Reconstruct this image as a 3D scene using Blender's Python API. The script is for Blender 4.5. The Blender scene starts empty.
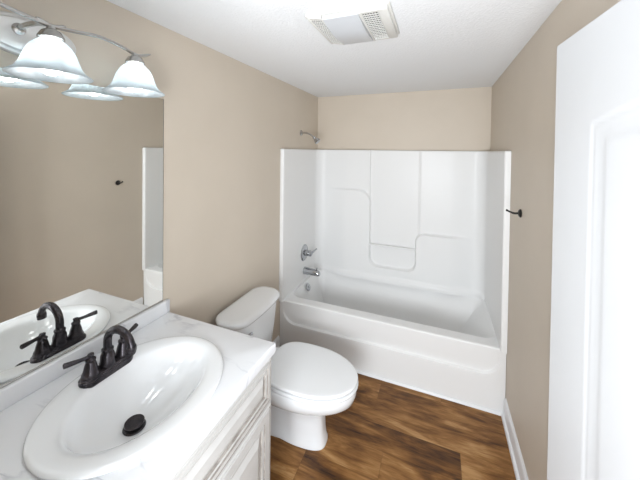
import bpy, bmesh, math, random
import numpy as np
from mathutils import Vector, Matrix
random.seed(4)
PI = math.pi
sc = bpy.context.scene
C = sc.collection

# ------------------------------------------------------------------ camera, world, lights, exposure
W, B, F, H, S = 1.524, 2.804, 2.047, 2.0976, 1.572     # room width, back wall, tub front, ceiling, surround top
def make_camera():
    yaw, pitch, roll = 0.3907, -0.0143, 0.0119
    fwd = Vector((-math.sin(yaw)*math.cos(pitch), math.cos(yaw)*math.cos(pitch), math.sin(pitch)))
    right = Vector((math.cos(yaw), math.sin(yaw), 0))
    down = fwd.cross(right)
    c, s = math.cos(roll), math.sin(roll)
    r = c*right - s*down
    d = s*right + c*down
    cam = bpy.data.cameras.new('camera')
    o = bpy.data.objects.new('camera', cam)
    C.objects.link(o)
    m = Matrix((r, -d, -fwd)).transposed().to_4x4()
    m.translation = Vector((1.1311, -0.0116, 1.5569))
    o.matrix_world = m
    cam.sensor_width = 36
    cam.sensor_fit = 'HORIZONTAL'
    cam.lens = 300.25/640*36
    cam.shift_x = 5.28/640
    cam.shift_y = -84.76/640
    cam.clip_start = 0.01
    sc.camera = o
make_camera()

world = bpy.data.worlds.new('world')
sc.world = world
world.use_nodes = True
wb = world.node_tree.nodes['Background']
wb.inputs['Color'].default_value = (0.90, 0.95, 1.0, 1)
wb.inputs['Strength'].default_value = 1.5

def area_light(name, loc, target, size, energy, color):
    l = bpy.data.lights.new(name, 'AREA')
    l.shape = 'RECTANGLE'
    l.size, l.size_y = size
    l.energy = energy
    l.color = color
    o = bpy.data.objects.new(name, l)
    C.objects.link(o)
    o.location = loc
    o.rotation_euler = (Vector(target) - Vector(loc)).to_track_quat('-Z', 'Y').to_euler()
    return o
# added bounce fill, no real lamp, aimed up through the open doorway
area_light('bounce_fill', (1.10, -0.55, 1.18), (0.75, 2.00, 1.97), (0.6, 0.7), 31, (0.92, 0.962, 1.0))
BULB = 10.0

sc.view_settings.view_transform = 'Standard'
sc.view_settings.look = 'None'
sc.view_settings.exposure = 0.72
sc.view_settings.gamma = 1.0
sc.view_settings.use_curve_mapping = False

# ------------------------------------------------------------------ materials
def principled(name, col, rough=0.5, metal=0.0, coat=0.0, spec=0.5):
    m = bpy.data.materials.new(name)
    m.use_nodes = True
    b = m.node_tree.nodes['Principled BSDF']
    b.inputs['Base Color'].default_value = (*col, 1)
    b.inputs['Roughness'].default_value = rough
    b.inputs['Metallic'].default_value = metal
    b.inputs['Coat Weight'].default_value = coat
    b.inputs['Coat Roughness'].default_value = 0.05
    b.inputs['Specular IOR Level'].default_value = spec
    return m, m.node_tree, b

def add_bump(nt, b, scale, strength, dist=0.002, detail=3.0, coord='Object'):
    tc = nt.nodes.new('ShaderNodeTexCoord')
    n = nt.nodes.new('ShaderNodeTexNoise')
    n.inputs['Scale'].default_value = scale
    n.inputs['Detail'].default_value = detail
    nt.links.new(tc.outputs[coord], n.inputs['Vector'])
    bp = nt.nodes.new('ShaderNodeBump')
    bp.inputs['Strength'].default_value = strength
    bp.inputs['Distance'].default_value = dist
    nt.links.new(n.outputs['Fac'], bp.inputs['Height'])
    nt.links.new(bp.outputs['Normal'], b.inputs['Normal'])
    return n

def noise_color(nt, b, scale, c1, c2, detail=4.0):
    tc = nt.nodes.new('ShaderNodeTexCoord')
    n = nt.nodes.new('ShaderNodeTexNoise')
    n.inputs['Scale'].default_value = scale
    n.inputs['Detail'].default_value = detail
    nt.links.new(tc.outputs['Object'], n.inputs['Vector'])
    r = nt.nodes.new('ShaderNodeValToRGB')
    r.color_ramp.elements[0].position = 0.35
    r.color_ramp.elements[0].color = (*c1, 1)
    r.color_ramp.elements[1].position = 0.65
    r.color_ramp.elements[1].color = (*c2, 1)
    nt.links.new(n.outputs['Fac'], r.inputs['Fac'])
    nt.links.new(r.outputs['Color'], b.inputs['Base Color'])

M = {}
m, nt, b = principled('beige_paint', (.49, .405, .325), .55)
noise_color(nt, b, 3.0, (.605, .532, .443), (.625, .55, .46))
add_bump(nt, b, 220, .12, .001)
M['wall'] = m
m, nt, b = principled('ceiling_paint', (.82, .83, .845), .8)
add_bump(nt, b, 95, .5, .005, 4)
M['ceiling'] = m
m, nt, b = principled('white_trim_paint', (.80, .81, .83), .35)
add_bump(nt, b, 60, .03, .001)
M['trim'] = m
m, nt, b = principled('white_door_paint', (.64, .65, .665), .4)
tc = nt.nodes.new('ShaderNodeTexCoord')
mp = nt.nodes.new('ShaderNodeMapping'); mp.inputs['Scale'].default_value = (90, 90, 3)
nz = nt.nodes.new('ShaderNodeTexNoise'); nz.inputs['Scale'].default_value = 1.0
bp_ = nt.nodes.new('ShaderNodeBump'); bp_.inputs['Strength'].default_value = .12; bp_.inputs['Distance'].default_value = .001
nt.links.new(tc.outputs['Object'], mp.inputs['Vector']); nt.links.new(mp.outputs['Vector'], nz.inputs['Vector'])
nt.links.new(nz.outputs['Fac'], bp_.inputs['Height']); nt.links.new(bp_.outputs['Normal'], b.inputs['Normal'])
M['door'] = m
m, nt, b = principled('white_gelcoat', (.81, .81, .805), .34, coat=.0, spec=.22)
add_bump(nt, b, 9, .03, .004, 1)
M['gelcoat'] = m
m, nt, b = principled('white_porcelain', (.83, .845, .86), .08, coat=.5)
add_bump(nt, b, 5, .01, .002, 1)
M['porcelain'] = m
m, nt, b = principled('white_seat_plastic', (.84, .855, .87), .2)
add_bump(nt, b, 5, .01, .002, 1)
M['seat'] = m
m, nt, b = principled('brushed_nickel', (.50, .49, .475), .25, metal=1)
add_bump(nt, b, 200, .05, .0005)
M['nickel'] = m
m, nt, b = principled('satin_nickel_plate', (.74, .735, .72), .42, metal=.85)
add_bump(nt, b, 200, .05, .0005)
M['plate'] = m
m, nt, b = principled('chrome', (.45, .46, .48), .10, metal=1)
add_bump(nt, b, 20, .01, .0005)
M['chrome'] = m
m, nt, b = principled('oil_rubbed_bronze', (.045, .036, .036), .24, metal=.75)
noise_color(nt, b, 40, (.030, .028, .034), (.075, .066, .072))
M['bronze'] = m
m, nt, b = principled('black_metal', (.015, .014, .014), .35, metal=.3)
add_bump(nt, b, 60, .03, .0005)
M['black'] = m
m, nt, b = principled('mirror_silver', (.94, .95, .93), .0, metal=1)
n_ = nt.nodes.new('ShaderNodeTexNoise'); n_.inputs['Scale'].default_value = 2
mr = nt.nodes.new('ShaderNodeMapRange'); mr.inputs['To Min'].default_value = 0.0; mr.inputs['To Max'].default_value = .012
nt.links.new(n_.outputs['Fac'], mr.inputs['Value']); nt.links.new(mr.outputs['Result'], b.inputs['Roughness'])
M['mirror'] = m
m, nt, b = principled('mirror_edge', (.22, .23, .22), .3, metal=.6)
add_bump(nt, b, 30, .02, .0005)
M['mirror_edge'] = m
m, nt, b = principled('cream_cabinet', (.72, .69, .64), .4)
noise_color(nt, b, 14, (.50, .49, .475), (.545, .535, .52))
M['cabinet'] = m
m, nt, b = principled('grey_glaze', (.30, .27, .245), .5)
noise_color(nt, b, 30, (.24, .215, .195), (.38, .35, .32))
M['glaze'] = m
m, nt, b = principled('fan_plastic', (.66, .65, .62), .4)
add_bump(nt, b, 90, .03, .0005)
M['fan'] = m
m, nt, b = principled('fan_lens', (.56, .575, .60), .3)
add_bump(nt, b, 150, .05, .0005)
M['lens'] = m
m, nt, b = principled('grille_shade_black', (.018, .017, .016), .8)
add_bump(nt, b, 50, .05, .001)
M['dark'] = m
m, nt, b = principled('caulk', (.78, .79, .80), .3)
add_bump(nt, b, 40, .03, .001)
M['caulk'] = m
# countertop: white with faint grey veins
m, nt, b = principled('marble_laminate', (.8, .81, .83), .16)
tc = nt.nodes.new('ShaderNodeTexCoord')
n1 = nt.nodes.new('ShaderNodeTexNoise'); n1.inputs['Scale'].default_value = 2.6; n1.inputs['Detail'].default_value = 6; n1.inputs['Distortion'].default_value = .9
mp = nt.nodes.new('ShaderNodeMapping'); mp.inputs['Rotation'].default_value = (0, 0, .75); mp.inputs['Scale'].default_value = (1.0, 2.6, 1.0)
mp.inputs['Location'].default_value = (1.3, .42, 0)
nt.links.new(tc.outputs['Object'], mp.inputs['Vector']); nt.links.new(mp.outputs['Vector'], n1.inputs['Vector'])
sb = nt.nodes.new('ShaderNodeMath'); sb.operation = 'SUBTRACT'; sb.inputs[1].default_value = .5
ab = nt.nodes.new('ShaderNodeMath'); ab.operation = 'ABSOLUTE'
nt.links.new(n1.outputs['Fac'], sb.inputs[0]); nt.links.new(sb.outputs[0], ab.inputs[0])
rp = nt.nodes.new('ShaderNodeValToRGB')
rp.color_ramp.elements[0].position = 0.0; rp.color_ramp.elements[0].color = (.52, .53, .57, 1)
rp.color_ramp.elements[1].position = .03; rp.color_ramp.elements[1].color = (.76, .77, .79, 1)
nt.links.new(ab.outputs[0], rp.inputs['Fac'])
n2 = nt.nodes.new('ShaderNodeTexNoise'); n2.inputs['Scale'].default_value = 5
nt.links.new(tc.outputs['Object'], n2.inputs['Vector'])
r2 = nt.nodes.new('ShaderNodeValToRGB'); r2.color_ramp.elements[0].position = .42; r2.color_ramp.elements[1].position = .58
nt.links.new(n2.outputs['Fac'], r2.inputs['Fac'])
mx = nt.nodes.new('ShaderNodeMix'); mx.data_type = 'RGBA'
mx.inputs['A'].default_value = (.76, .77, .79, 1)
nt.links.new(r2.outputs['Color'], mx.inputs['Factor']); nt.links.new(rp.outputs['Color'], mx.inputs['B'])
nt.links.new(mx.outputs['Result'], b.inputs['Base Color'])
M['counter'] = m
# frosted lamp glass
m = bpy.data.materials.new('frosted_glass'); m.use_nodes = True; nt = m.node_tree
b = nt.nodes['Principled BSDF']
b.inputs['Base Color'].default_value = (.90, .96, 1.0, 1); b.inputs['Roughness'].default_value = .25
tr = nt.nodes.new('ShaderNodeBsdfTranslucent'); tr.inputs['Color'].default_value = (.62, .68, .71, 1)
mxs = nt.nodes.new('ShaderNodeMixShader')
tc = nt.nodes.new('ShaderNodeTexCoord')
nz = nt.nodes.new('ShaderNodeTexNoise'); nz.inputs['Scale'].default_value = 9; nz.inputs['Distortion'].default_value = 2.5; nz.inputs['Detail'].default_value = 3
mr = nt.nodes.new('ShaderNodeMapRange'); mr.inputs['From Min'].default_value = .35; mr.inputs['From Max'].default_value = .65
mr.inputs['To Min'].default_value = .45; mr.inputs['To Max'].default_value = .75
nt.links.new(tc.outputs['Object'], nz.inputs['Vector']); nt.links.new(nz.outputs['Fac'], mr.inputs['Value'])
nt.links.new(mr.outputs['Result'], mxs.inputs['Fac'])
nt.links.new(b.outputs['BSDF'], mxs.inputs[1]); nt.links.new(tr.outputs['BSDF'], mxs.inputs[2])
nt.links.new(mxs.outputs['Shader'], nt.nodes['Material Output'].inputs['Surface'])
M['shade'] = m
m, nt, b = principled('lit_bulb', (.9, .9, .9), .3)
b.inputs['Emission Color'].default_value = (1.0, .985, .97, 1)
b.inputs['Emission Strength'].default_value = BULB
n_ = nt.nodes.new('ShaderNodeTexNoise'); n_.inputs['Scale'].default_value = 4
add_bump(nt, b, 4, .01, .0005)
M['bulb'] = m

# vinyl plank floor
m, nt, b = principled('vinyl_plank', (.3, .15, .07), .42, spec=.3)
def mth(op, a, bb=None, c=None):
    n = nt.nodes.new('ShaderNodeMath'); n.operation = op
    for i, v in enumerate((a, bb, c)):
        if v is None: continue
        if isinstance(v, (int, float)): n.inputs[i].default_value = v
        else: nt.links.new(v, n.inputs[i])
    return n.outputs[0]
tc = nt.nodes.new('ShaderNodeTexCoord')
sx = nt.nodes.new('ShaderNodeSeparateXYZ'); nt.links.new(tc.outputs['Object'], sx.inputs[0])
X, Y = sx.outputs['X'], sx.outputs['Y']
rowf = mth('DIVIDE', mth('SUBTRACT', Y, .05), .15)
row = mth('FLOOR', rowf)
xo = mth('DIVIDE', mth('SUBTRACT', mth('SUBTRACT', X, .89), mth('MULTIPLY', mth('SUBTRACT', row, 9), .37)), 1.2)
colm = mth('FLOOR', xo)
cv = nt.nodes.new('ShaderNodeCombineXYZ'); nt.links.new(row, cv.inputs[0]); nt.links.new(colm, cv.inputs[1])
wn = nt.nodes.new('ShaderNodeTexWhiteNoise'); wn.noise_dimensions = '2D'; nt.links.new(cv.outputs[0], wn.inputs['Vector'])
rnd = wn.outputs['Value']
gv = nt.nodes.new('ShaderNodeCombineXYZ')
nt.links.new(mth('MULTIPLY', X, 2.4), gv.inputs[0]); nt.links.new(mth('MULTIPLY', Y, 13), gv.inputs[1]); nt.links.new(mth('MULTIPLY', rnd, 37), gv.inputs[2])
g1 = nt.nodes.new('ShaderNodeTexNoise'); g1.inputs['Scale'].default_value = 1.0; g1.inputs['Detail'].default_value = 7; g1.inputs['Distortion'].default_value = 1.1; g1.inputs['Roughness'].default_value = .62
nt.links.new(gv.outputs[0], g1.inputs['Vector'])
gv2 = nt.nodes.new('ShaderNodeCombineXYZ')
nt.links.new(mth('MULTIPLY', X, 2.4), gv2.inputs[0]); nt.links.new(mth('MULTIPLY', Y, 6), gv2.inputs[1]); nt.links.new(mth('MULTIPLY', rnd, 91), gv2.inputs[2])
g2 = nt.nodes.new('ShaderNodeTexNoise'); g2.inputs['Scale'].default_value = 1.3; g2.inputs['Detail'].default_value = 3; g2.inputs['Distortion'].default_value = .8
nt.links.new(gv2.outputs[0], g2.inputs['Vector'])
gv3 = nt.nodes.new('ShaderNodeCombineXYZ')
nt.links.new(mth('MULTIPLY', X, 9), gv3.inputs[0]); nt.links.new(mth('MULTIPLY', Y, 75), gv3.inputs[1]); nt.links.new(mth('MULTIPLY', rnd, 53), gv3.inputs[2])
g3 = nt.nodes.new('ShaderNodeTexNoise'); g3.inputs['Scale'].default_value = 1.0; g3.inputs['Detail'].default_value = 4; g3.inputs['Distortion'].default_value = 1.0
nt.links.new(gv3.outputs[0], g3.inputs['Vector'])
# knots
vo = nt.nodes.new('ShaderNodeTexVoronoi'); vo.inputs['Scale'].default_value = 1.0; vo.inputs['Randomness'].default_value = 1.0
gv4 = nt.nodes.new('ShaderNodeCombineXYZ')
wob = mth('MULTIPLY', mth('SUBTRACT', g2.outputs['Fac'], .5), .9)
nt.links.new(mth('ADD', mth('MULTIPLY', X, 2.2), wob), gv4.inputs[0]); nt.links.new(mth('ADD', mth('MULTIPLY', Y, 5.0), wob), gv4.inputs[1])
nt.links.new(gv4.outputs[0], vo.inputs['Vector'])
kr = nt.nodes.new('ShaderNodeMapRange'); kr.inputs['From Min'].default_value = .03; kr.inputs['From Max'].default_value = .20
kr.inputs['To Min'].default_value = -.10; kr.inputs['To Max'].default_value = 0.0
nt.links.new(vo.outputs['Distance'], kr.inputs['Value'])
tone = mth('ADD', mth('ADD', kr.outputs['Result'], mth('MULTIPLY', mth('SUBTRACT', g3.outputs['Fac'], .5), .22)), mth('ADD', mth('ADD', mth('MULTIPLY', g1.outputs['Fac'], .70), mth('MULTIPLY', g2.outputs['Fac'], .50)), mth('MULTIPLY', mth('SUBTRACT', rnd, .5), .09)))
rp = nt.nodes.new('ShaderNodeValToRGB')
e = rp.color_ramp.elements
e[0].position = .40; e[0].color = (.030, .012, .004, 1)
e[1].position = .79; e[1].color = (.46, .26, .105, 1)
for pos, col in ((.51, (.115, .046, .011)), (.60, (.205, .090, .024)), (.68, (.30, .145, .045))):
    k = e.new(pos); k.color = (*col, 1)
nt.links.new(tone, rp.inputs['Fac'])
fy = mth('FRACT', rowf); fx = mth('FRACT', xo)
seam = mth('MAXIMUM', mth('LESS_THAN', fy, .010), mth('LESS_THAN', fx, .0018))
mx = nt.nodes.new('ShaderNodeMix'); mx.data_type = 'RGBA'
nt.links.new(mth('MULTIPLY', seam, .30), mx.inputs['Factor']); nt.links.new(rp.outputs['Color'], mx.inputs['A'])
mx.inputs['B'].default_value = (.04, .02, .01, 1)
nt.links.new(mx.outputs['Result'], b.inputs['Base Color'])
bp_ = nt.nodes.new('ShaderNodeBump'); bp_.inputs['Strength'].default_value = .15; bp_.inputs['Distance'].default_value = .001
nt.links.new(g1.outputs['Fac'], bp_.inputs['Height']); nt.links.new(bp_.outputs['Normal'], b.inputs['Normal'])
M['floor'] = m

# ------------------------------------------------------------------ mesh helpers
class MB:
    def __init__(self):
        self.v, self.f, self.mi, self.mats = [], [], [], []
        self.cur = 0
    def face(self, idx):
        self.f.append(tuple(idx)); self.mi.append(self.cur)
    def box(self, x0, x1, y0, y1, z0, z1, bev=0.0, seg=2):
        bm = bmesh.new()
        bmesh.ops.create_cube(bm, size=1)
        for v in bm.verts:
            v.co = Vector(((x0+x1)/2 + v.co.x*(x1-x0), (y0+y1)/2 + v.co.y*(y1-y0), (z0+z1)/2 + v.co.z*(z1-z0)))
        if bev > 0:
            bmesh.ops.bevel(bm, geom=list(bm.edges), offset=bev, segments=seg, profile=.5, affect='EDGES')
        self.add_bm(bm)
        return self
    def add_bm(self, bm, mat=None):
        o = len(self.v)
        bm.verts.index_update()
        for v in bm.verts:
            self.v.append(tuple((mat @ v.co) if mat else v.co))
        for f in bm.faces:
            self.face([o + v.index for v in f.verts])
        bm.free()
    def loft(self, rings, closed=True, cap0=False, cap1=False):
        o = len(self.v); n = len(rings[0])
        for r in rings: self.v += [tuple(p) for p in r]
        for i in range(len(rings)-1):
            for j in range(n if closed else n-1):
                k = (j+1) % n
                self.face((o+i*n+j, o+i*n+k, o+(i+1)*n+k, o+(i+1)*n+j))
        if cap0: self.face([o+j for j in reversed(range(n))])
        if cap1: self.face([o+(len(rings)-1)*n+j for j in range(n)])
        return self
    def tube(self, pts, rad, n=16, cap=True):
        pts = [Vector(p) for p in pts]
        if not isinstance(rad, (list, tuple)): rad = [rad]*len(pts)
        rings = []; prev = None
        for i, p in enumerate(pts):
            t = (pts[min(i+1, len(pts)-1)] - pts[max(i-1, 0)]).normalized()
            if prev is None:
                a = Vector((0, 0, 1)) if abs(t.z) < .9 else Vector((1, 0, 0))
                u = t.cross(a).normalized()
            else:
                u = (prev - t*prev.dot(t)).normalized()
            prev = u; w = t.cross(u)
            rings.append([p + (u*math.cos(2*PI*k/n) + w*math.sin(2*PI*k/n))*rad[i] for k in range(n)])
        return self.loft(rings, True, cap, cap)
    def lathe(self, prof, origin=(0, 0, 0), axis=(0, 0, 1), n=32, cap0=False, cap1=False, sx=1.0, sy=1.0):
        q = Vector((0, 0, 1)).rotation_difference(Vector(axis))
        o = Vector(origin); rings = []
        for r, h in prof:
            rings.append([o + q @ Vector((r*math.cos(2*PI*k/n)*sx, r*math.sin(2*PI*k/n)*sy, h)) for k in range(n)])
        return self.loft(rings, True, cap0, cap1)
    def build(self, name, mat, parent=None, angle=40, smooth=True):
        me = bpy.data.meshes.new(name)
        me.from_pydata(self.v, [], self.f)
        mats = mat if isinstance(mat, (list, tuple)) else [mat]
        for mm in mats: me.materials.append(mm)
        me.polygons.foreach_set('material_index', self.mi)
        bm = bmesh.new(); bm.from_mesh(me)
        bmesh.ops.recalc_face_normals(bm, faces=bm.faces)
        bm.to_mesh(me); bm.free()
        if smooth:
            me.polygons.foreach_set('use_smooth', [True]*len(me.polygons))
            me.set_sharp_from_angle(angle=math.radians(angle))
        me.update()
        o = bpy.data.objects.new(name, me)
        C.objects.link(o)
        if parent:
            o.parent = parent
            o.matrix_parent_inverse = Matrix.Translation(parent.location).inverted()
        return o

def tag(o, label, cat, group=None):
    o['label'] = label; o['category'] = cat
    if group: o['group'] = group
    return o
def thing(name, label, cat, loc):
    o = bpy.data.objects.new(name, None); C.objects.link(o)
    o.location = loc
    return tag(o, label, cat)
def struct(o):
    o['kind'] = 'structure'
    return o
def sm(a, b_, x):
    t = np.clip((x-a)/(b_-a), 0, 1)
    return t*t*(3-2*t)
def bez(p, n=16):
    p = [Vector(q) for q in p]; out = []
    for i in range(n+1):
        t = i/n; q = p[:]
        while len(q) > 1: q = [a.lerp(c, t) for a, c in zip(q, q[1:])]
        out.append(q[0])
    return out
def catmull(p, n=8):
    p = [Vector(q) for q in p]; out = []
    P = [2*p[0]-p[1]] + p + [2*p[-1]-p[-2]]
    for i in range(1, len(P)-2):
        for k in range(n):
            t = k/n; a, b0, c, d = P[i-1:i+3]
            out.append(.5*((2*b0) + (c-a)*t + (2*a-5*b0+4*c-d)*t*t + (3*b0-a-3*c+d)*t**3))
    out.append(p[-1])
    return out

# ------------------------------------------------------------------ setting
T = .1
DX0, DX1, DZ, WY = .665, 1.49, 1.87, .12            # doorway in the front wall, behind the camera's feet
struct(MB().box(-T, W+T, -1.0, B+T, -.1, 0).build('floor', M['floor'], smooth=False))
struct(MB().box(-T, W+T, .0, B+T, H, H+.1).build('ceiling', M['ceiling'], smooth=False))
struct(MB().box(-T, 0, 0, B+T, 0, H).build('wall_left', M['wall'], smooth=False))
struct(MB().box(W, W+T, 0, B+T, 0, H).build('wall_right', M['wall'], smooth=False))
struct(MB().box(0, W, B, B+T, 0, H).build('wall_back', M['wall'], smooth=False))
mb = MB()
mb.box(0, DX0, .02, WY, 0, H); mb.box(DX1, W, .02, WY, 0, H); mb.box(DX0, DX1, .02, WY, DZ, H)
struct(mb.build('wall_front', M['wall'], smooth=False))

def baseboard(name, x, s, y0, y1, h=.115):
    # profile (distance from wall, height), shoe moulding at the foot
    prof = [(0, 0), (.024, 0), (.024, .008), (.021, .016), (.014, .021), (.012, .022), (.012, h-.018), (.009, h-.010), (.005, h-.004), (.003, h), (0, h)]
    rings = [[(x+s*d, y, z) for d, z in prof] for y in (y0, y1)]
    mb = MB(); mb.loft(rings, True, True, True)
    return struct(mb.build(name, M['trim'], angle=25))
baseboard('baseboard_right', W, -1, .14, F-.008)
baseboard('baseboard_left', 0, 1, .995, F-.012)

# door leaf, opened against the right wall: two raised panels, the upper one with an arched head
def door():
    hinge = Vector((1.4835, .135)); free = Vector((1.416, .967))
    u = (free-hinge).normalized(); wdt = (free-hinge).length
    n = Vector((-u.y, u.x))                        # towards the room (-x)
    zt, z0, th = 1.84, .012, .035
    nu, nz = 150, 300
    U = np.linspace(0, wdt, nu); Z = np.linspace(z0, zt, nz)
    uu, zz = np.meshgrid(U, Z)                     # uu measured from the hinge
    st = .165
    cx = wdt/2; hw = cx - st
    def sdf_rect(zb, ztp, arch):
        top = ztp + arch*(1-np.clip(np.abs(uu-cx)/hw, 0, 1)**2)**1.0
        dx = np.abs(uu-cx)-hw
        d = np.maximum(dx, np.maximum(zb-zz, zz-top))
        return -d                                  # positive inside
    def relief(d):
        # moulding: step down, groove, then raised field
        return (-.0016*sm(0, .007, d) + .0005*sm(.010, .015, d) - .0005*sm(.018, .023, d) + .0013*sm(.042, .058, d))
    d1 = sdf_rect(.80, 1.622, .035); d2 = sdf_rect(.22, .66, 0)
    off = relief(d1) + relief(d2)
    vs = []
    for side in (1, 0):
        for j in range(nz):
            for i in range(nu):
                o = off[j, i] if side else -th - off[j, i]
                p = hinge + u*U[i] + n*o
                vs.append((p.x, p.y, Z[j]))
    mb = MB(); mb.v = vs
    N = nu*nz
    for s in (0, 1):
        for j in range(nz-1):
            for i in range(nu-1):
                a = s*N + j*nu + i
                q = (a, a+1, a+nu+1, a+nu)
                mb.face(q if s == 0 else q[::-1])
    ring = [i for i in range(nu)] + [j*nu+nu-1 for j in range(1, nz)] + [(nz-1)*nu+i for i in range(nu-2, -1, -1)] + [j*nu for j in range(nz-2, 0, -1)]
    for k in range(len(ring)):
        a, c = ring[k], ring[(k+1) % len(ring)]
        mb.face((a, c, c+N, a+N))
    d = struct(mb.build('door_1', M['door'], angle=50))
    hg = MB()
    for zc in (.25, .95, 1.62):
        hg.lathe([(0, -.045), (.006, -.045), (.006, .045), (0, .045)], (hinge.x-.008, hinge.y-.004, zc), n=12)
    hg.build('door_hinge', M['nickel'], d)
door()
# casing on the room side of the doorway
mb = MB()
mb.box(DX0-.055, DX0+.0, WY, WY+.014, 0, DZ+.05, .003)
mb.box(DX0, DX1, WY, WY+.014, DZ, DZ+.05, .003)
struct(mb.build('trim_1', M['trim']))

# ------------------------------------------------------------------ tub and surround (one moulded unit)
TY = B-.004
tub = thing('tub_shower_unit', 'white one-piece bathtub and shower surround filling the far end of the room', 'bathtub', (W/2, (F+B)/2, 0))
XL, XR, YB = .030, W-.034, B-.045
RIM = .392
def make_tub():
    mb = MB()
    # apron: grid on the front with a bowed upper panel whose lower corners are rounded
    nx, nz = 260, 210
    xs = np.linspace(.002, W-.002, nx); zs = np.linspace(0, RIM-.009, nz)
    xx, zz = np.meshgrid(xs, zs)
    # panel set back under the rim, with a ledge round its lower, rounded corners
    cx, hw, zb, r = (.030+1.490)/2, (1.490-.030)/2, .216, .105
    qx = np.abs(xx-cx)-(hw-r); qz = (zb+r)-zz
    d = np.hypot(np.maximum(qx, 0), np.maximum(qz, 0)) + np.minimum(np.maximum(qx, qz), 0) - r
    outside = sm(-.0055, .0005, d)
    under = np.clip((RIM-.012-zz)/.15, 0, 1)
    off = .004 + .017*(1-outside)*under + .003*sm(0, .12, d)
    y = F + off
    rim_y = F + .014
    o = len(mb.v)
    for j in range(nz):
        for i in range(nx): mb.v.append((xs[i], y[j, i], zs[j]))
    for j in range(nz-1):
        for i in range(nx-1): mb.face((o+j*nx+i, o+j*nx+i+1, o+(j+1)*nx+i+1, o+(j+1)*nx+i))
    # rounded front edge of the rim
    last = o+(nz-1)*nx
    prev = [last+i for i in range(nx)]
    for k in range(1, 7):
        a = k/6*PI/2
        o2 = len(mb.v)
        for i in range(nx):
            y0 = y[nz-1, i]
            mb.v.append((xs[i], y0+(F+.018-y0)*(1-math.cos(a)), RIM-.009+.009*math.sin(a)))
        for i in range(nx-1): mb.face((prev[i], prev[i+1], o2+i+1, o2+i))
        prev = [o2+i for i in range(nx)]
    # top: height field with basin
    ny = 120
    ys = np.concatenate([[F+.018], np.linspace(F+.022, YB+.03, ny-1)])
    X2, Y2 = np.meshgrid(xs, ys)
    def basin(x0, x1, y0, y1, r):
        cx, cy, hx, hy = (x0+x1)/2, (y0+y1)/2, (x1-x0)/2, (y1-y0)/2
        qx = np.abs(X2-cx)-(hx-r); qy = np.abs(Y2-cy)-(hy-r)
        return -(np.hypot(np.maximum(qx, 0), np.maximum(qy, 0)) + np.minimum(np.maximum(qx, qy), 0) - r)
    d = basin(.052, 1.488, F+.088, YB-.006, .085)
    slope = .13 + .24*sm(.9, 1.45, X2)             # the back-rest end slopes more gently
    t = np.clip(d/slope, 0, 1)
    z = RIM - .30*np.sin(t*PI/2)**.95*sm(0, .014, d)
    # back ledge rises a little to the wall
    z += .016*sm(YB-.02, YB-.004, Y2)
    o = len(mb.v)
    for j in range(ny):
        for i in range(nx): mb.v.append((xs[i], ys[j], z[j, i]))
    for j in range(ny-1):
        for i in range(nx-1): mb.face((o+j*nx+i, o+j*nx+i+1, o+(j+1)*nx+i+1, o+(j+1)*nx+i))
    t_ = mb.build('tub', M['gelcoat'], tub, angle=60)
make_tub()

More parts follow.
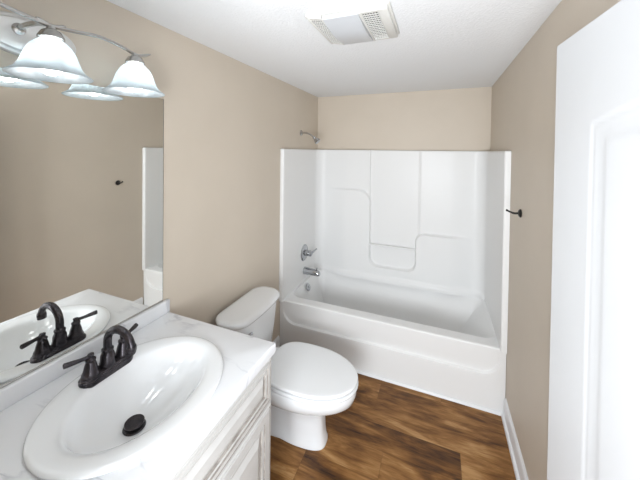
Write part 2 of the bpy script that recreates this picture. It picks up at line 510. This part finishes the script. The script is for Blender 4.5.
FS = F-.010
def make_surround():
    # plan path: front-left flange, left wall, rounded corner, back wall, rounded corner, right wall, flange
    pts = []; tags = []
    fr = .012
    def add(x, y, nx, ny): pts.append((x, y, nx, ny))
    add(.001, FS, 0, -1)
    for k in range(0, 7):
        a = k/6*PI/2
        add(XL-fr+fr*math.sin(a), FS+fr-fr*math.cos(a), math.sin(a), -math.cos(a))
    R = .085
    for y in np.linspace(FS+fr+.01, YB-R-.001, 60): add(XL, y, 1, 0)
    for k in range(0, 15):
        a = k/14*PI/2
        add(XL+R-R*math.cos(a), YB-R+R*math.sin(a), math.cos(a), -math.sin(a))
    for x in np.linspace(XL+R+.006, XR-R-.006, 320): add(x, YB, 0, -1)
    for k in range(0, 15):
        a = k/14*PI/2
        add(XR-R+R*math.sin(a), YB-R+R*math.cos(a), -math.sin(a), -math.cos(a))
    for y in np.linspace(YB-R-.001, FS+fr+.01, 60): add(XR, y, -1, 0)
    for k in range(6, -1, -1):
        a = k/6*PI/2
        add(XR+fr-fr*math.sin(a), FS+fr-fr*math.cos(a), -math.sin(a), -math.cos(a))
    add(W-.001, FS, 0, -1)
    P = np.array(pts)
    zs = np.linspace(RIM-.012, S-.012, 152)
    px, zz = np.meshgrid(P[:, 0], zs)
    py = np.meshgrid(P[:, 1], zs)[0]
    isback = (py > YB-R*.75)
    def corner(x0, x1, z1, r, sx0, sx1):            # block under z1 between x0 and x1, rounded top corners
        cx, hw = (x0+x1)/2, (x1-x0)/2
        qx = np.abs(px-cx)-(hw-r); qz = zz-(z1-r)
        return np.hypot(np.maximum(qx, 0), np.maximum(qz, 0)) + np.minimum(np.maximum(qx, qz), 0) - r
    d1 = corner(-.6, .556, 1.197, .115, 0, 0)
    d2 = corner(.962, 2.4, .846, .075, 0, 0)
    d3 = zz-.508
    k = .085
    def smin(a, b):
        h = np.clip(.5+.5*(b-a)/k, 0, 1)
        return b*(1-h)+a*h - k*h*(1-h)
    d = np.minimum(smin(d1, d3), smin(d2, d3))
    g = sm(-.008, .004, -d)                         # 1 inside the lower, forward blocks
    fade = sm(.12, .34, px)*(1-sm(1.22, 1.42, px))
    low = 1-sm(.60, .75, zz)
    prot = .038*g*np.maximum(fade, 0)
    # above the ledges the middle bay sits back a little from the side bays
    side = 1-sm(.5505, .5545, px) + .5*sm(.97, 1.0, px)
    prot += (1-g)*.017*side*np.where(px < .6, sm(.13, .34, px), fade)
    prot = np.where(isback, prot, 0)
    # the wall flares into the tub's back ledge
    prot += np.where(isback, .016*(1-sm(RIM+.01, RIM+.05, zz)), 0)
    x = px + P[:, 2][None, :]*prot*isback; y = py + P[:, 3][None, :]*prot
    n = len(pts); nz = len(zs)
    mb = MB()
    for j in range(nz):
        for i in range(n): mb.v.append((x[j, i], y[j, i], zs[j]))
    for j in range(nz-1):
        for i in range(n-1): mb.face((j*n+i, j*n+i+1, (j+1)*n+i+1, (j+1)*n+i))
    # top: rounded lip back to the walls
    prev = [(nz-1)*n+i for i in range(n)]
    for kk in range(1, 6):
        a = kk/5*PI/2; o = len(mb.v)
        for i in range(n):
            r = .010
            mb.v.append((x[nz-1, i]-P[i, 2]*r*(1-math.cos(a)), y[nz-1, i]-P[i, 3]*r*(1-math.cos(a)), S-.012+.012*math.sin(a)))
        for i in range(n-1): mb.face((prev[i], prev[i+1], o+i+1, o+i))
        prev = [o+i for i in range(n)]
    o = len(mb.v)
    for i in range(n):
        ax, ay, nx_, ny_ = P[i]
        if i < 70 and ay < YB-R: q = (.001, max(ay, FS))
        elif i > n-70 and ay < YB-R: q = (W-.001, max(ay, FS))
        else:
            q = (min(max(ax-nx_*.09, .001), W-.001), min(ay-ny_*.09, B-.001))
        mb.v.append((q[0], q[1], S))
    for i in range(n-1): mb.face((prev[i], prev[i+1], o+i+1, o+i))
    return mb.build('surround_wall', M['gelcoat'], tub, angle=60)
make_surround()
mb = MB()
mb.tube([(.548, YB-.028, .706), (.62, YB-.028, .706), (.90, YB-.028, .706), (.972, YB-.028, .706)], .0085, 14)
mb.build('grab_bar', M['gelcoat'], tub)
# caulked strip where the apron meets the floor
mb = MB()
prof = [(0, 0), (-.014, 0), (-.0135, .006), (-.010, .012), (-.005, .016), (0, .0175)]
mb.loft([[(x, F+.008+d-.002, z) for d, z in prof] for x in (.026, W-.004)], True, True, True)
struct(mb.build('trim_2', M['caulk'], angle=30))

# ------------------------------------------------------------------ shower and tub fittings
yv = 2.440
sh = thing('wall_shower', 'small chrome shower head on bent arm above the surround', 'shower head', (0, 2.41, 1.715))
MB().lathe([(.0, .0), (.026, .0), (.026, .003), (.018, .010), (.011, .013), (0, .013)], (0.0005, 2.41, 1.715), (1, 0, 0), 24).build('flange', M['nickel'], sh)
MB().tube(bez([(.008, 2.41, 1.715), (.07, 2.41, 1.717), (.09, 2.41, 1.705), (.125, 2.41, 1.672)], 14), .0075, 12).build('shower_arm', M['nickel'], sh)
ax = Vector((.72, 0, -.69)).normalized()
MB().lathe([(0, 0), (.012, 0), (.015, .010), (.012, .018), (.016, .026), (.027, .048), (.029, .056), (.026, .060), (0, .060)], (.120, 2.41, 1.677), ax, 28).build('spray_head', M['chrome'], sh)
va = thing('shower_valve', 'round chrome shower valve plate with lever handle above the tub spout', 'shower valve', (XL, yv, .643))
MB().lathe([(0, 0), (.073, 0), (.073, .004), (.066, .010), (.030, .016), (0, .018)], (XL-.001, yv, .643), (1, 0, 0), 40).build('escutcheon', M['chrome'], va)
mb = MB(); mb.lathe([(0, .012), (.027, .012), (.027, .03), (.022, .045), (.026, .052), (.024, .07), (.012, .078), (0, .079)], (XL, yv, .643), (1, 0, 0), 28)
mb.build('valve_hub', M['chrome'], va)
MB().tube(catmull([(XL+.062, yv, .643), (XL+.072, yv+.03, .648), (XL+.085, yv+.085, .662)], 6), [.010]*7+[.009, .008, .008, .007, .007, .008], 12).build('lever', M['chrome'], va)
sp = thing('tub_spout', 'chrome tub spout with diverter knob on the left end wall of the tub', 'tub spout', (XL, yv+.01, .476))
rings = []
for t, (hw, hz, dz) in zip((0, .018, .06, .11, .136, .148), ((.033, .033, 0), (.032, .032, 0), (.029, .030, -.001), (.027, .028, -.003), (.026, .025, -.007), (.020, .016, -.010))):
    rings.append([(XL-.001+t, yv+.01+hw*math.cos(2*PI*k/24), .478+dz+hz*math.sin(2*PI*k/24)) for k in range(24)])
MB().loft(rings, True, True, True).build('spout_body', M['chrome'], sp)
MB().lathe([(0, 0), (.006, 0), (.006, .010), (.009, .014), (.009, .020), (0, .022)], (XL+.120, yv+.01, .498), (0, 0, 1), 16).build('diverter_knob', M['chrome'], sp)

ov = thing('overflow_plate', 'small round chrome overflow plate inside the tub below the spout', 'drain cover', (.085, 2.42, .345))
on_ = Vector((1, 0, .35)).normalized()
MB().lathe([(0, 0), (.034, 0), (.034, .004), (.028, .009), (.012, .010), (.010, .007), (0, .007)], (.078, 2.425, .345), on_, 28).build('cover', M['chrome'], ov)
MB().lathe([(0, .007), (.006, .007), (.006, .012), (0, .013)], (.078, 2.425, .345), on_, 14).build('screw', M['chrome'], ov)

# ------------------------------------------------------------------ vanity
CZ, CX, CY0, CY1 = .822, .566, .235, .990
VF = .538                                             # face frame front
van = thing('vanity_cabinet', 'cream glazed bathroom vanity cabinet under the white countertop', 'cabinet', (.27, .61, 0))
mb = MB()
mb.box(.002, VF, .25, .268, .0, CZ-.042, .001); mb.box(.002, VF, .965, .983, .0, CZ-.042, .001)     # ends
mb.box(.002, .014, .268, .965, .09, CZ-.042)                                                    # back
mb.box(.002, VF-.02, .268, .965, .09, .106)                                                     # bottom
mb.box(VF-.07, VF-.055, .268, .965, 0, .09)                                                     # toe kick
mb.box(VF-.02, VF, .268, .30, .09, CZ-.042); mb.box(VF-.02, VF, .933, .965, .09, CZ-.042)
mb.box(VF-.02, VF, .30, .933, .74, CZ-.042); mb.box(VF-.02, VF, .30, .933, .585, .615); mb.box(VF-.02, VF, .30, .933, .09, .115)
mb.box(VF-.02, VF, .598, .628, .115, .585)
mb.build('cabinet_body', M['cabinet'], van)
def panel(name, y0, y1, z0, z1, steps):
    """nested rectangular rings: (inset, height, glaze) ; front faces +x"""
    mb = MB(); th = .019
    def ring(ins, h): return [(VF+.001+h, y0+ins, z0+ins), (VF+.001+h, y1-ins, z0+ins), (VF+.001+h, y1-ins, z1-ins), (VF+.001+h, y0+ins, z1-ins)]
    prev = ring(0, 0)
    o = len(mb.v); mb.v += prev; mb.face((o+3, o+2, o+1, o))
    for ins, h, g in steps:
        cur = ring(ins, h); mb.cur = 1 if g else 0
        mb.loft([prev, cur]); prev = cur
    o = len(mb.v); mb.v += prev; mb.cur = 0; mb.face((o, o+1, o+2, o+3))
    return mb.build(name, [M['cabinet'], M['glaze']], van, smooth=False)
ST = [(0, .013, 0), (.003, .0175, 0), (.008, .0185, 0), (.010, .0150, 1), (.0125, .0150, 1), (.0145, .0195, 0), (.027, .0195, 0), (.0285, .0140, 1), (.0315, .0140, 1),
      (.034, .0175, 0), (.041, .0165, 0), (.0425, .0110, 1), (.0465, .0110, 1), (.066, .0195, 0)]
SD = [(0, .013, 0), (.003, .0175, 0), (.008, .0185, 0), (.010, .0150, 1), (.0125, .0150, 1), (.0145, .0195, 0), (.044, .0195, 0), (.0455, .0140, 1), (.0485, .0140, 1),
      (.051, .0175, 0), (.060, .0165, 0), (.0615, .0110, 1), (.0655, .0110, 1), (.092, .0195, 0)]
panel('drawer_front', .262, .977, .604, CZ-.050, ST)
panel('cabinet_door', .262, .6125, .098, .597, SD)
panel('cabinet_door', .6155, .977, .098, .597, SD)

# countertop with an oval cut-out, backsplash
SX, SY, SA, SB = .304, .626, .224, .262
ct = thing('countertop', 'white marble-look vanity countertop with faint grey veins', 'countertop', (.28, .61, CZ-.04))
NS = 128
def ell(a, b_, z, cx=SX, cy=SY): return [(cx+a*math.cos(2*PI*k/NS), cy+b_*math.sin(2*PI*k/NS), z) for k in range(NS)]
def rect_ring(x0, x1, y0, y1, z):
    out = []
    for k in range(NS):
        dx, dy = math.cos(2*PI*k/NS), math.sin(2*PI*k/NS)
        t = min(((x1-SX)/dx if dx > 1e-9 else (x0-SX)/dx if dx < -1e-9 else 9e9), ((y1-SY)/dy if dy > 1e-9 else (y0-SY)/dy if dy < -1e-9 else 9e9))
        out.append([SX+dx*t, SY+dy*t, z])
    for cxn, cyn in ((x0, y0), (x0, y1), (x1, y0), (x1, y1)):
        k = min(range(NS), key=lambda q: (out[q][0]-cxn)**2+(out[q][1]-cyn)**2)
        out[k] = [cxn, cyn, z]
    return out
e_ = .007
rings = [ell(SA-.02, SB-.02, CZ-.04), ell(SA-.02, SB-.02, CZ)]
mb = MB()
seq = [(e_, 0), (e_*.5, -.0009), (e_*.15, -.0035), (0, -.008), (0, -.034), (.001, -.039), (.003, -.040)]
for ins, dz in seq: rings.append(rect_ring(.001, CX-ins, CY0+ins, CY1-ins, CZ+dz))
rings.append(ell(SA-.02, SB-.02, CZ-.04))
mb.loft(rings)
mb.build('counter_slab', M['counter'], ct, angle=35)
MB().box(.0005, .020, CY0, CY1, CZ-.001, CZ+.057, .004, 3).build('backsplash', M['counter'], ct)

# drop-in sink
DZc = CZ
sink = thing('sink', 'white oval drop-in bathroom sink with dark drain in the countertop', 'sink', (SX, SY, CZ))
mb = MB()
IX, IY = .308, .634
KX, KY = .304, .606                                    # drain                                    # bowl centre
prof = [  # (a, b, z, blend to the bowl's centre)
    (SA-.006, SB-.006, CZ+.0005, 0), (SA+.000, SB+.000, CZ+.002, 0), (SA+.0015, SB+.0015, CZ+.005, 0), (SA-.0005, SB-.0005, CZ+.0085, 0), (SA-.006, SB-.006, CZ+.0108, 0), (SA-.016, SB-.016, CZ+.0112, .05),
    (SA-.034, SB-.028, CZ+.0100, .2), (SA-.050, SB-.038, CZ+.0080, .6), (.160, .214, CZ+.0055, .9), (.152, .207, CZ+.001, 1), (.145, .199, CZ-.008, 1), (.135, .188, CZ-.023, 1),
    (.120, .170, CZ-.042, 1), (.100, .144, CZ-.060, 1), (.079, .112, CZ-.075, 1), (.058, .078, CZ-.087, 1), (.040, .048, CZ-.0945, 1), (.024, .024, CZ-.098, 1)]
rings = []
for a, b_, z, t in prof:
    k = float(sm(CZ+.0, CZ-.10, z))
    cx_, cy_ = SX+(IX-SX)*t, SY+(IY-SY)*t
    rings.append(ell(a, b_, z, cx_+(KX-cx_)*k, cy_+(KY-cy_)*k))
outer = [ell(.024, .024, CZ-.120, KX, KY), ell(.11, .15, CZ-.099, KX, KY+.01), ell(.145, .20, CZ-.045, IX, IY), ell(SA-.024, SB-.024, CZ-.002), ell(SA-.006, SB-.006, CZ+.0005)]
mb.loft(rings); mb.loft(outer)
mb.build('basin', M['porcelain'], sink, angle=60)
MB().lathe([(.024, -.122), (.026, -.104), (.029, -.0985), (.031, -.0955), (.028, -.0930), (.023, -.0950), (.020, -.100), (0, -.101)], (KX, KY, CZ), n=32).build('drain_ring', M['bronze'], sink)
MB().lathe([(0, -.101), (.005, -.101), (.005, -.088), (.024, -.087), (.0268, -.084), (.0268, -.081), (.0250, -.0795), (.0215, -.0798), (.012, -.0795), (0, -.0793)], (KX, KY, CZ), n=32).build('drain_stopper', M['bronze'], sink)

# faucet
FX, FY, FZ = .136, .636, CZ+.0100
fa = thing('faucet', 'dark bronze two-handle bathroom faucet on the back of the sink', 'faucet', (FX, FY, FZ))
def stadium(hl, r, z, n=24):
    out = []
    for k in range(n):
        a = 2*PI*k/n
        out.append((FX+r*math.cos(a), FY+(hl if math.sin(a) >= 0 else -hl)+r*math.sin(a), z))
    return out
mb = MB()
mb.loft([stadium(.056, .027, FZ-.009), stadium(.056, .028, FZ-.001), stadium(.056, .028, FZ+.004), stadium(.056, .0275, FZ+.008), stadium(.056, .023, FZ+.011), stadium(.056, .0225, FZ+.016), stadium(.055, .018, FZ+.019)], True, True, True)
mb.build('base_plate', M['bronze'], fa, angle=35)
for s in (-1, 1):
    hb = MB().lathe([(0, .017), (.024, .017), (.0245, .022), (.0205, .030), (.0175, .044), (.0140, .056), (.0125, .060), (.0145, .063), (.0145, .067), (.010, .071), (.0075, .074), (.0095, .078), (.009, .082), (0, .085)], (FX, FY+s*.052, FZ), n=24).build('handle_body', M['bronze'], fa)
    y0 = FY+s*.052
    MB().tube([(FX, y0, FZ+.075), (FX-.003, y0+s*.013, FZ+.075), (FX-.007, y0+s*.026, FZ+.0755), (FX-.012, y0+s*.042, FZ+.077), (FX-.016, y0+s*.055, FZ+.078), (FX-.019, y0+s*.0635, FZ+.079), (FX-.0195, y0+s*.065, FZ+.079)],
              [.0075, .0058, .0058, .0070, .0078, .0078, .0050], 14).build('lever', M['bronze'], hb)
MB().lathe([(0, .016), (.024, .016), (.0245, .022), (.0215, .030), (.0205, .048), (.0165, .058), (.0145, .061), (.0175, .064), (.0175, .069), (.0135, .072), (.012, .076), (0, .076)], (FX, FY, FZ), n=28).build('spout_hub', M['bronze'], fa)
arc = [(FX, FY, FZ+.068), (FX, FY, FZ+.092)]
ra = .058
for k in range(0, 17):
    a = PI - k/16*PI*.93
    arc.append((FX+ra+ra*math.cos(a), FY, FZ+.092+ra*.88*math.sin(a)))
mb = MB(); mb.tube(arc, [.0125]*3+[.0122]*8+[.0115]*8, 18)
mb.build('spout', M['bronze'], fa)
ex, ez = arc[-1][0], arc[-1][2]
MB().lathe([(0, .004), (.0125, .004), (.0145, -.002), (.0150, -.010), (.0135, -.013), (.0145, -.016), (.0130, -.021), (.009, -.021), (0, -.018)], (ex, FY, ez), Vector((.16, 0, 1)), 24).build('aerator', M['bronze'], fa)

# mirror
mi = thing('wall_mirror', 'large frameless rectangular mirror on the left wall above the countertop', 'mirror', (.0, .556, .88))
MB().box(.001, .0055, .15, .962, .8825, 1.7785, .0008, 1).build('mirror_glass', M['mirror'], mi, smooth=False)
mb = MB()
mb.box(.0005, .008, .15, .962, .8795, .8845, .0005, 1)
mb.build('bottom_channel', M['nickel'], mi, smooth=False)
MB().box(.0005, .0052, .9622, .9638, .8845, 1.7785).build('side_edge', M['mirror_edge'], mi, smooth=False)

# vanity light with three bell shades
LY, LX, LZ = .489, .120, 1.897
vl = thing('vanity_light', 'brushed nickel vanity light with frosted bell glass shades above the mirror', 'wall lamp', (0, LY, 1.88))
mb = MB()
NP = 64
def pl(a, b_, x): return [(x, LY+a*math.cos(2*PI*k/NP), 1.881+b_*math.sin(2*PI*k/NP)) for k in range(NP)]
mb.loft([pl(.125, .060, .0005), pl(.125, .060, .010), pl(.121, .056, .015), pl(.113, .049, .0165), pl(.108, .044, .021), pl(.06, .024, .0235)], True, True, True)
mb.build('back_plate', M['plate'], vl, angle=30)
mb = MB()
mb.tube(catmull([(.018, LY-.03, 1.893), (.05, LY-.03, 1.898), (.085, LY-.018, 1.905), (LX, LY-.012, LZ+.004)], 6), .0075, 12)
mb.lathe([(0, 0), (.016, 0), (.016, .008), (.011, .012), (0, .013)], (.020, LY-.03, 1.893), (1, 0, 0), 18)
mb.build('support_arm', M['nickel'], vl)
SPC = .252
for s in (-1, 1):
    path = [(LX, LY-s*.035, LZ+.012), (LX, LY, LZ+.002), (LX, LY+s*.06, LZ+.008), (LX, LY+s*.13, LZ+.017), (LX, LY+s*.20, LZ+.010), (LX, LY+s*SPC, LZ-.002), (LX, LY+s*(SPC+.03), LZ+.002), (LX, LY+s*(SPC+.062), LZ+.016)]
    pp = catmull(path, 6)
    MB().tube(pp, [.003]+[.0055]*(len(pp)-4)+[.0048, .004, .0025], 12).build('scroll_arm', M['nickel'], vl)
for k in (-1, 0, 1):
    y = LY+k*SPC
    ho = MB().lathe([(0, .004), (.010, .004), (.012, -.004), (.022, -.010), (.030, -.024), (.031, -.030), (.028, -.031), (0, -.031)], (LX, y, LZ-.004), n=28).build('shade_holder', M['nickel'], vl)
    out = [(.027, -.024), (.034, -.030), (.046, -.042), (.056, -.060), (.063, -.080), (.069, -.096), (.078, -.110), (.089, -.119), (.096, -.123)]
    inn = [(r-.003, h-.0025) for r, h in out]
    ring = out + [(.0965, -.1245), (.0955, -.126)] + inn[::-1]
    sh_ = MB().lathe(ring, (LX, y, LZ-.014), n=48).build('lamp_shade', M['shade'], vl, angle=70)
    bu = MB().lathe([(0, -.030), (.012, -.032), (.013, -.050), (.022, -.066), (.0285, -.084), (.028, -.098), (.021, -.112), (.010, -.119), (0, -.1205)], (LX, y, LZ-.016), n=24).build('bulb', M['bulb'], vl)

# ------------------------------------------------------------------ toilet
TCY = 1.468
to = thing('toilet', 'white two-piece toilet with closed lid between the vanity and the tub', 'toilet', (.30, TCY, 0))
def egg(xb, xf, hw, z, n=64, pb=3.3, xm=None):
    """plan outline: squarish back, elliptical front"""
    xm = xm if xm is not None else xb+(xf-xb)*.46
    out = []
    for k in range(n):
        a = 2*PI*k/n; c, s = math.cos(a), math.sin(a)
        if c >= 0: x = xm+(xf-xm)*abs(c); y = hw*math.copysign(abs(s)**.98, s)
        else:
            x = xm-(xm-xb)*abs(c)**(2/pb); y = hw*math.copysign(abs(s)**(2/pb), s)
        out.append((x, TCY+y, z))
    return out
def foot(xf, hwf, hwm, hwr, z, n=64, xb=.12):
    """lower body: front column, waist, rear section"""
    out = []
    for k in range(n):
        a = 2*PI*k/n; c, s = math.cos(a), math.sin(a)
        x = (xb+xf)/2+(xf-xb)/2*math.copysign(abs(c)**.62, c)
        t = (x-xb)/(xf-xb)
        env = math.copysign(abs(s)**.62, s)
        w = hwr+(hwm-hwr)*float(sm(.25, .50, t)) + (hwf-hwm)*float(sm(.50, .66, t))
        out.append((x, TCY+.012*float(sm(.24, .18, z) if z > .18 else 1)+w*env, z))
    return out
mb = MB()
rings = [foot(.604, .080, .074, .088, 0), foot(.604, .080, .074, .088, .016), foot(.597, .076, .062, .080, .030), foot(.592, .075, .048, .074, .075), foot(.590, .077, .044, .070, .13),
         foot(.594, .085, .052, .074, .180), foot(.604, .094, .080, .086, .212, xb=.13), egg(.14, .660, .132, .236), egg(.16, .726, .164, .262), egg(.18, .755, .178, .288), egg(.19, .763, .183, .315), egg(.192, .764, .183, .336), egg(.194, .761, .181, .343), egg(.20, .750, .172, .346), egg(.26, .69, .12, .346)]
mb.loft(rings, True, True, True)
mb.build('bowl', M['porcelain'], to, angle=60)
mb = MB()                                             # deck that carries the tank
mb.box(.06, .27, TCY-.125, TCY+.125, .295, .345, .015, 3)
mb.build('tank_deck', M['porcelain'], to)
def rr(x0, x1, y0, y1, r, z, n=10):
    out = []
    for cx, cy, a0 in ((x1-r, y1-r, 0), (x0+r, y1-r, PI/2), (x0+r, y0+r, PI), (x1-r, y0+r, 1.5*PI)):
        for k in range(n+1):
            a = a0+k/n*PI/2
            out.append((cx+r*math.cos(a), cy+r*math.sin(a), z))
    return out
def bowfront(x0, x1, hy, r, z, bow):
    out = []
    for x, y, zz in rr(x0, x1, TCY-hy, TCY+hy, r, z, 10):
        t = (x-x0)/(x1-x0)
        out.append((x+bow*t*(1-min(1, abs(y-TCY)/hy)**2), y, zz))
    return out
# denser long sides for the bow: resample
def dense(ring, m=4):
    out = []
    for i in range(len(ring)):
        a, b_ = Vector(ring[i]), Vector(ring[(i+1) % len(ring)])
        if i % 11 == 10:                              # the straight sides between the rounded corners
            for q in range(8): out.append(tuple(a.lerp(b_, q/8)))
        else: out.append(tuple(a))
    return out
def tring(x0, x1, hy, r, z, bow):
    base = dense(rr(x0, x1, TCY-hy, TCY+hy, r, z, 10))
    return [(x+bow*((x-x0)/(x1-x0))*(1-min(1, abs(y-TCY)/hy)**2), y, zz) for x, y, zz in base]
mb = MB()
mb.loft([tring(.05, .170, .165, .04, .343, .012), tring(.042, .180, .178, .04, .36, .014), tring(.036, .190, .203, .055, .48, .016), tring(.032, .198, .217, .06, .624, .018)], True, True, True)
mb.build('tank', M['porcelain'], to, angle=60)
mb = MB()
mb.loft([tring(.030, .203, .224, .072, .624, .018), tring(.026, .211, .232, .077, .630, .020), tring(.024, .214, .235, .080, .645, .026), tring(.026, .211, .232, .077, .654, .026), tring(.034, .202, .223, .072, .6595, .026), tring(.055, .180, .200, .060, .6615, .024)], True, True, True)
mb.build('tank_lid', M['porcelain'], to, angle=60)
def slab(name, xb, xf, hw, z0, z1, mat, dome=0.0):
    r = (z1-z0)/2
    mb = MB()
    rs = [egg(xb+.02, xf-.02, hw-.02, z0)]
    for k in range(0, 9):
        a = -PI/2+k/8*PI
        rs.append(egg(xb+r-r*math.cos(a), xf-r+r*math.cos(a), hw-r+r*math.cos(a), (z0+z1)/2+r*math.sin(a)))
    for q in (.03, .06, .10, .15): rs.append(egg(xb+q, xf-q*1.2, hw-q, z1+dome*sm(0, .15, q)))
    mb.loft(rs, True, True, True)
    return mb.build(name, mat, to, angle=60)
slab('seat', .272, .772, .189, .348, .3665, M['seat'])
slab('seat_lid', .268, .770, .188, .3705, .3890, M['seat'], .004)
for s in (-1, 1):
    MB().box(.236, .285, TCY+s*.072-.018, TCY+s*.072+.018, .346, .378, .006, 3).build('seat_hinge', M['seat'], to)
fl = MB()
fl.lathe([(0, 0), (.013, 0), (.013, .008), (.008, .012), (0, .013)], (.196, TCY-.190, .583), (1, 0, 0), 18)
fl.tube(catmull([(.207, TCY-.190, .583), (.219, TCY-.180, .582), (.222, TCY-.150, .578), (.222, TCY-.122, .574)], 5), [.006]*10+[.0065, .007, .0075, .0075, .0075, .005], 12)
fl.build('flush_lever', M['chrome'], to)

# ------------------------------------------------------------------ robe hook on the right wall
hk = thing('robe_hook', 'small black robe hook on the right wall beside the surround', 'hook', (W, 1.796, 1.254))
MB().lathe([(0, 0), (.021, 0), (.022, .003), (.018, .008), (.010, .012), (0, .013)], (W-.0005, 1.796, 1.252), (-1, 0, 0), 28).build('rosette', M['black'], hk)
MB().tube(catmull([(W-.008, 1.796, 1.252), (W-.028, 1.796, 1.250), (W-.045, 1.796, 1.255), (W-.060, 1.796, 1.262), (W-.066, 1.796, 1.264)], 5), [.0055]*8+[.0045]*7+[.005, .006, .0065, .006, .005, .003], 14).build('peg', M['black'], hk)

# ------------------------------------------------------------------ ceiling fan with light lens
fx0, fx1, fy0, fy1 = .632, .962, 1.078, 1.388
fan = thing('exhaust_fan', 'white ceiling exhaust fan with curved light lens between two grilles', 'exhaust fan', ((fx0+fx1)/2, (fy0+fy1)/2, H))
fd = .028
mb = MB()
gx0, gx1 = fx0+.070, fx1-.112                          # the lens bay
mb.box(fx0, fx1, fy0, fy1, H-.012, H-.0005, .004, 2)
mb.box(fx0+.006, fx0+.018, fy0+.006, fy1-.006, H-.019, H-.011, .003, 2)
mb.box(fx1-.046, fx1-.008, fy0+.006, fy1-.006, H-fd, H-.011, .005, 2)
for y in (fy0+.006, fy1-.022):
    mb.box(gx1, fx1-.040, y, y+.016, H-fd, H-.011, .003, 2)
    ring = [[(x, y+dy, zb) for dy, zb in ((0, z), (.016, z), (.016, H-.011), (0, H-.011))] for x, z in ((fx0+.010, H-.016), (gx0, H-fd))]
    mb.loft(ring, True, True, True)
for x in (gx0, gx1): mb.box(x-.004, x+.004, fy0+.006, fy1-.006, H-fd-.002, H-.011, .0015, 1)
mb.build('fan_housing', M['fan'], fan)
MB().box(fx0+.016, fx1-.040, fy0+.018, fy1-.018, H-.0135, H-.0115).build('fan_shade_sheet', M['dark'], fan, smooth=False)  # thin near-black sheet, its colour stands in for shade behind the grilles
def grille(x0, x1, z0, z1, ncol, nrow):
    mb = MB(); y0, y1 = fy0+.022, fy1-.022
    w = .0011
    for i in range(ncol+1):
        t = i/ncol; x = x0+(x1-x0)*t; z = z0+(z1-z0)*t
        mb.box(x-w, x+w, y0, y1, z-.001, z+.003)
    for j in range(nrow+1):
        y = y0+(y1-y0)*j/nrow
        ring = [[(xx, y-w, zz-.0008), (xx, y+w, zz-.0008), (xx, y+w, zz+.003), (xx, y-w, zz+.003)] for xx, zz in ((x0, z0), (x1, z1))]
        mb.loft(ring, True, True, True)
    return mb.build('grille', M['fan'], fan, smooth=False)
grille(gx1+.005, fx1-.046, H-fd+.0015, H-fd+.0015, 6, 15)
grille(fx0+.018, gx0-.005, H-.018, H-fd+.0015, 5, 15)
rings = []
for j, y in enumerate(np.linspace(fy0+.010, fy1-.010, 21)):
    bow = .016*math.sin(PI*j/20)
    ring = []
    for k in range(17):
        t = k/16
        ring.append((gx0+.004+(gx1-gx0-.008)*t, y, H-fd-.002-bow*(.85+.15*math.sin(PI*t))))
    ring += [(gx1-.004, y, H-.013), (gx0+.004, y, H-.013)]
    rings.append(ring)
MB().loft(rings, True, True, True).build('light_lens', M['lens'], fan, angle=50)
